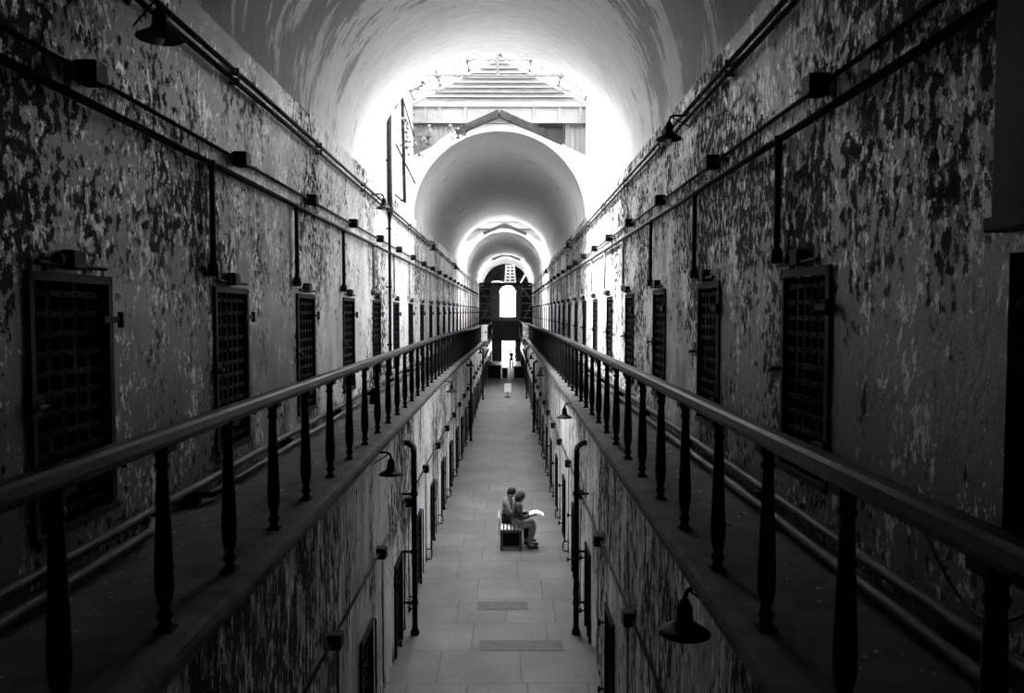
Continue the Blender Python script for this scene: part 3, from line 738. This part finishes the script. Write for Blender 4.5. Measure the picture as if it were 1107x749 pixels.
bx, by = .03, 16.0
t = empty('slatted_bench', (bx, by, 0)); tag(t, 'small slatted bench with pale seat on dark legs, two people sitting on it', 'bench')
M_slat = plain('pale_slats', .62, .6, 0, .15, 12); M_leg = plain('bench_legs', .07, .6, 0, .2, 9)
for k in range(6):
    m = MB(); m.box(.01+k*.075, .01+k*.075+.048, -.02, .62, .43, .46); m.obj('seat_slat', M_slat, t, bevel=.004)
for x in (.0, .40):
    for y in (0, .55): m = MB(); m.box(x, x+.06, y, y+.05, 0, .43); m.obj('leg', M_leg, t)
m = MB(); m.box(.0, .46, .0, .045, .37, .43); m.box(.0, .46, .555, .6, .37, .43); m.obj('seat_rail', M_leg, t)
m = MB(); m.box(.06, .40, .01, .04, .05, .09); m.box(.06, .40, .56, .59, .05, .09); m.obj('stretcher', M_leg, t)
for y in (.02, .565): m = MB(); m.box(.06, .40, y, y+.015, .09, .37); m.obj('shade_infill', M_door, t)  # black panels added for the shade in the hollow under the seat
for y in (0, .54): m = MB(); m.box(-.045, .005, y, y+.05, .33, .70); m.obj('back_post', M_slat, t)
m = MB(); m.box(-.045, -.02, .04, .56, .60, .68); m.box(-.045, -.02, .04, .56, .5, .56); m.obj('backrest', M_slat, t)
# person nearer the camera (face towards +x, leaning)
figure((.36, 16.17, 0), math.radians(4), dict(pelvis=(0,0,.56), chest=(.03,0,.84), neck=(.055,.01,.985), head=(.10,.03,1.075), face=(.8,.45,-.45),
    lsh=(.04,.15,.92), lel=(.10,.21,.70), lwr=(.30,.13,.72), rsh=(.05,-.15,.92), rel=(.10,-.20,.69), rwr=(.31,-.11,.72),
    lhip=(.03,.09,.54), lkn=(.37,.11,.53), lan=(.31,.11,.09), lto=(.42,.12,.05), rhip=(.03,-.09,.54), rkn=(.38,-.11,.53), ran=(.28,-.10,.09), rto=(.40,-.11,.05)),
    (m_skin, m_shB, m_trB, m_shoe, m_hair), 'person in dark top and grey trousers on the bench, nearer the camera, holding a paper', (1, 1.06), 'people')
figure((.18, 16.55, 0), math.radians(-12), dict(pelvis=(0,0,.56), chest=(-.01,0,.86), neck=(.03,-.02,1.02), head=(.10,-.07,1.115), face=(.75,-.6,-.3),
    lsh=(.0,.17,.95), lel=(.06,.24,.71), lwr=(.26,.18,.66), rsh=(.0,-.17,.95), rel=(.10,-.22,.72), rwr=(.32,-.13,.74),
    lhip=(.03,.1,.54), lkn=(.42,.13,.53), lan=(.42,.13,.09), lto=(.54,.14,.05), rhip=(.03,-.1,.54), rkn=(.43,-.08,.53), ran=(.41,-.08,.09), rto=(.53,-.08,.05)),
    (m_skin, m_shA, m_trA, m_shoe, m_hair), 'person in light grey shirt on the bench, leaning in behind the other', (1, .88), 'people')
# paper map held open
m = MB(); nx, ny2 = 10, 6; vs = []
for j in range(2):
    for i in range(nx+1):
        for k in range(ny2+1):
            u = i/nx; q = k/ny2
            vs.append((.64+u*.30, 15.98+q*.28, .755+.05*math.sin(u*PI*.9)-.035*u*u+.02*math.sin(q*PI)+.002*j))
N = (nx+1)*(ny2+1)
fs = [(j*N+i*(ny2+1)+k, j*N+(i+1)*(ny2+1)+k, j*N+(i+1)*(ny2+1)+k+1, j*N+i*(ny2+1)+k+1) for j in range(2) for i in range(nx) for k in range(ny2)]
m.add(vs, fs, True); tag(m.obj('paper_map', M_paper), 'white paper sheet held open in the hands of the seated people', 'paper')

# ------------------------------------------------------------------ sign, distant person, crates
t = empty('sign_stand', (.16, 45.0, 0)); tag(t, 'white placard on a low stand on the hall floor', 'sign')
m = MB(); m.box(-.2, .2, -.02, .0, .32, .82); m.obj('placard', M_paper, t)
m = MB(); m.box(-.02, .02, -.0, .03, .05, .7); m.box(-.16, .16, -.1, .12, 0, .05); m.obj('stand', M_iron, t)
st = dict(pelvis=(0,0,.95), chest=(.0,0,1.25), neck=(.01,0,1.45), head=(.02,0,1.6), face=(1,0,0), lsh=(0,.17,1.38), lel=(-.03,.27,1.12), lwr=(.08,.2,.95), rsh=(0,-.17,1.38), rel=(-.03,-.27,1.12), rwr=(.08,-.2,.95),
    lhip=(0,.09,.9), lkn=(.02,.11,.5), lan=(0,.12,.09), lto=(.12,.13,.05), rhip=(0,-.09,.9), rkn=(.02,-.11,.5), ran=(0,-.12,.09), rto=(.12,-.13,.05))
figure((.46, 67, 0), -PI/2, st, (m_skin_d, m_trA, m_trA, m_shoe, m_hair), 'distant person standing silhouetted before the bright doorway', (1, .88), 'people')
def crate(x, y, w_, d, h, lab):
    t = empty('wooden_crate', (x, y, 0)); tag(t, lab, 'crate', 'dark crates')
    m = MB(); m.box(0.02, w_-.02, .02, d-.02, .0, h-.04); m.obj('crate_body', M_door, t)
    m = MB()
    for k in range(4): z = .05+k*(h-.12)/4; m.box(0, w_, -.0, .02, z+.02, z+(h-.12)/4)
    m.obj('slats', M_door, t)
    m = MB(); m.box(-.02, w_+.02, -.02, d+.02, h-.04, h); m.obj('lid', M_door, t)
crate(-1.3, 58, .95, .6, .95, 'dark crate in shadow by the far left wall'); crate(-.28, 58.6, .42, .5, .7, 'small dark crate between its bigger neighbours'); crate(.62, 58.2, .75, .6, .85, 'dark crate in shadow by the far right wall')

# ------------------------------------------------------------------ scaffold in the farthest bay
for s, nm in ((-1, 'left'), (1, 'right')):
    t = empty('scaffold_tower', (s*1.78, 65.35, GF-.05)); tag(t, 'distant tube scaffold tower on the %s gallery' % nm, 'scaffold', 'scaffold towers')
    for px in (-.45, .42):
        for py in (0, 1.5):
            m = MB(); m.tube([(px, py, 0), (px, py, 3.9)], .035, 6); m.obj('pole', M_iron, t)
    m = MB()
    for k in range(6):
        z = .4+k*.62
        for yy in (0, 1.5): q = MB(); q.tube([(-.45, yy, z), (.42, yy, z)], .03, 6); q.obj('rung', M_cond, t)
    sh = MB(); sh.box(-.44, .41, 1.56, 1.58, .0, 3.8); sh.obj('shade_screen', M_dark, t)  # added sheet, no part of the scaffold; blocks light to keep the bay dark
    m.tube([(-.45, 0, .5), (.42, 0, 2.4)], .025, 6); m.tube([(.42, 0, 2.4), (-.45, 0, 3.6)], .025, 6); m.obj('diagonal_brace', M_cond, t)
t = empty('scaffold_platform', (0, 65.3, 7.36)); tag(t, 'dark plank platform spanning the far bay at vault spring height', 'platform')
m = MB()
for k in range(7): m.box(-2.26, 2.2, k*.26, k*.26+.25, 0, .06)
m.obj('planks', M_wood, t)
m = MB(); m.box(-2.28, 2.22, -.06, 0, -.08, .1); m.box(-2.28, 2.22, 1.8, 1.86, -.08, .1); m.obj('beam', M_iron, t)
t = empty('step_ladder', (.34, 66.0, 7.42)); tag(t, 'white step ladder standing on the dark platform', 'ladder')
for xa, xb in ((-.42, -.30), (.0, .02), (.46, .32)):
    m = MB(); m.bar((xa, 0, 0), (xb, 0, 1.58), .13, .08); m.obj('stile', M_wmetal, t)
for k in range(6):
    m = MB(); z = .06+k*.27; m.box(-.38+k*.02, .43-k*.02, -.04, .04, z, z+.12); m.obj('tread', M_wmetal, t)
t = MB(); t.bar((1.24, 66.2, 7.43), (1.72, 66.4, 8.28), .1, .06); tag(t.obj('leaning_plank', M_wmetal), 'short white plank leaning on the platform', 'plank')
m = MB(); m.ball((-.8, 66.0, 7.51), (.45, .25, .11)); m.ball((-.45, 66.05, 7.48), (.3, .2, .08)); tag(m.obj('dust_sheet', M_wmetal), 'crumpled white sheet on the platform left of the ladder', 'sheet')

# bits on the galleries
t = empty('metal_canister', (-1.99, 12.6, GF)); tag(t, 'small black canister by the wall foot on the left gallery', 'canister')
m = MB(); m.lathe([(.07, 0), (.08, .02), (.08, .2), (.05, .24), (.03, .26)]); m.obj('body', M_iron, t)
m = MB(); m.tube([(-.05, 0, .23), (-.03, 0, .3), (.03, 0, .3), (.05, 0, .23)], .008); m.obj('handle', M_iron, t)
m = MB()
for k in range(1300):
    s = random.choice((-1, 1)); y = random.uniform(1.5, 38); x = s*(1.55+.62*random.random()**.6) if random.random() < .8 else s*random.uniform(1.5, 2.1)
    r = random.uniform(.006, .022); a = random.random()*6; z = GF+sag(s, y)
    m.add([(x+r*math.cos(a+q*2.1), y+r*1.3*math.sin(a+q*2.1), z+.002) for q in range(3)] + [(x, y, z+r*.5)], [(0,1,3), (1,2,3), (2,0,3)])
tag(m.obj('paint_flakes', plain('fallen_plaster', .35, .8)), 'fallen paint flakes scattered over the gallery walkways', 'debris', kind='stuff')
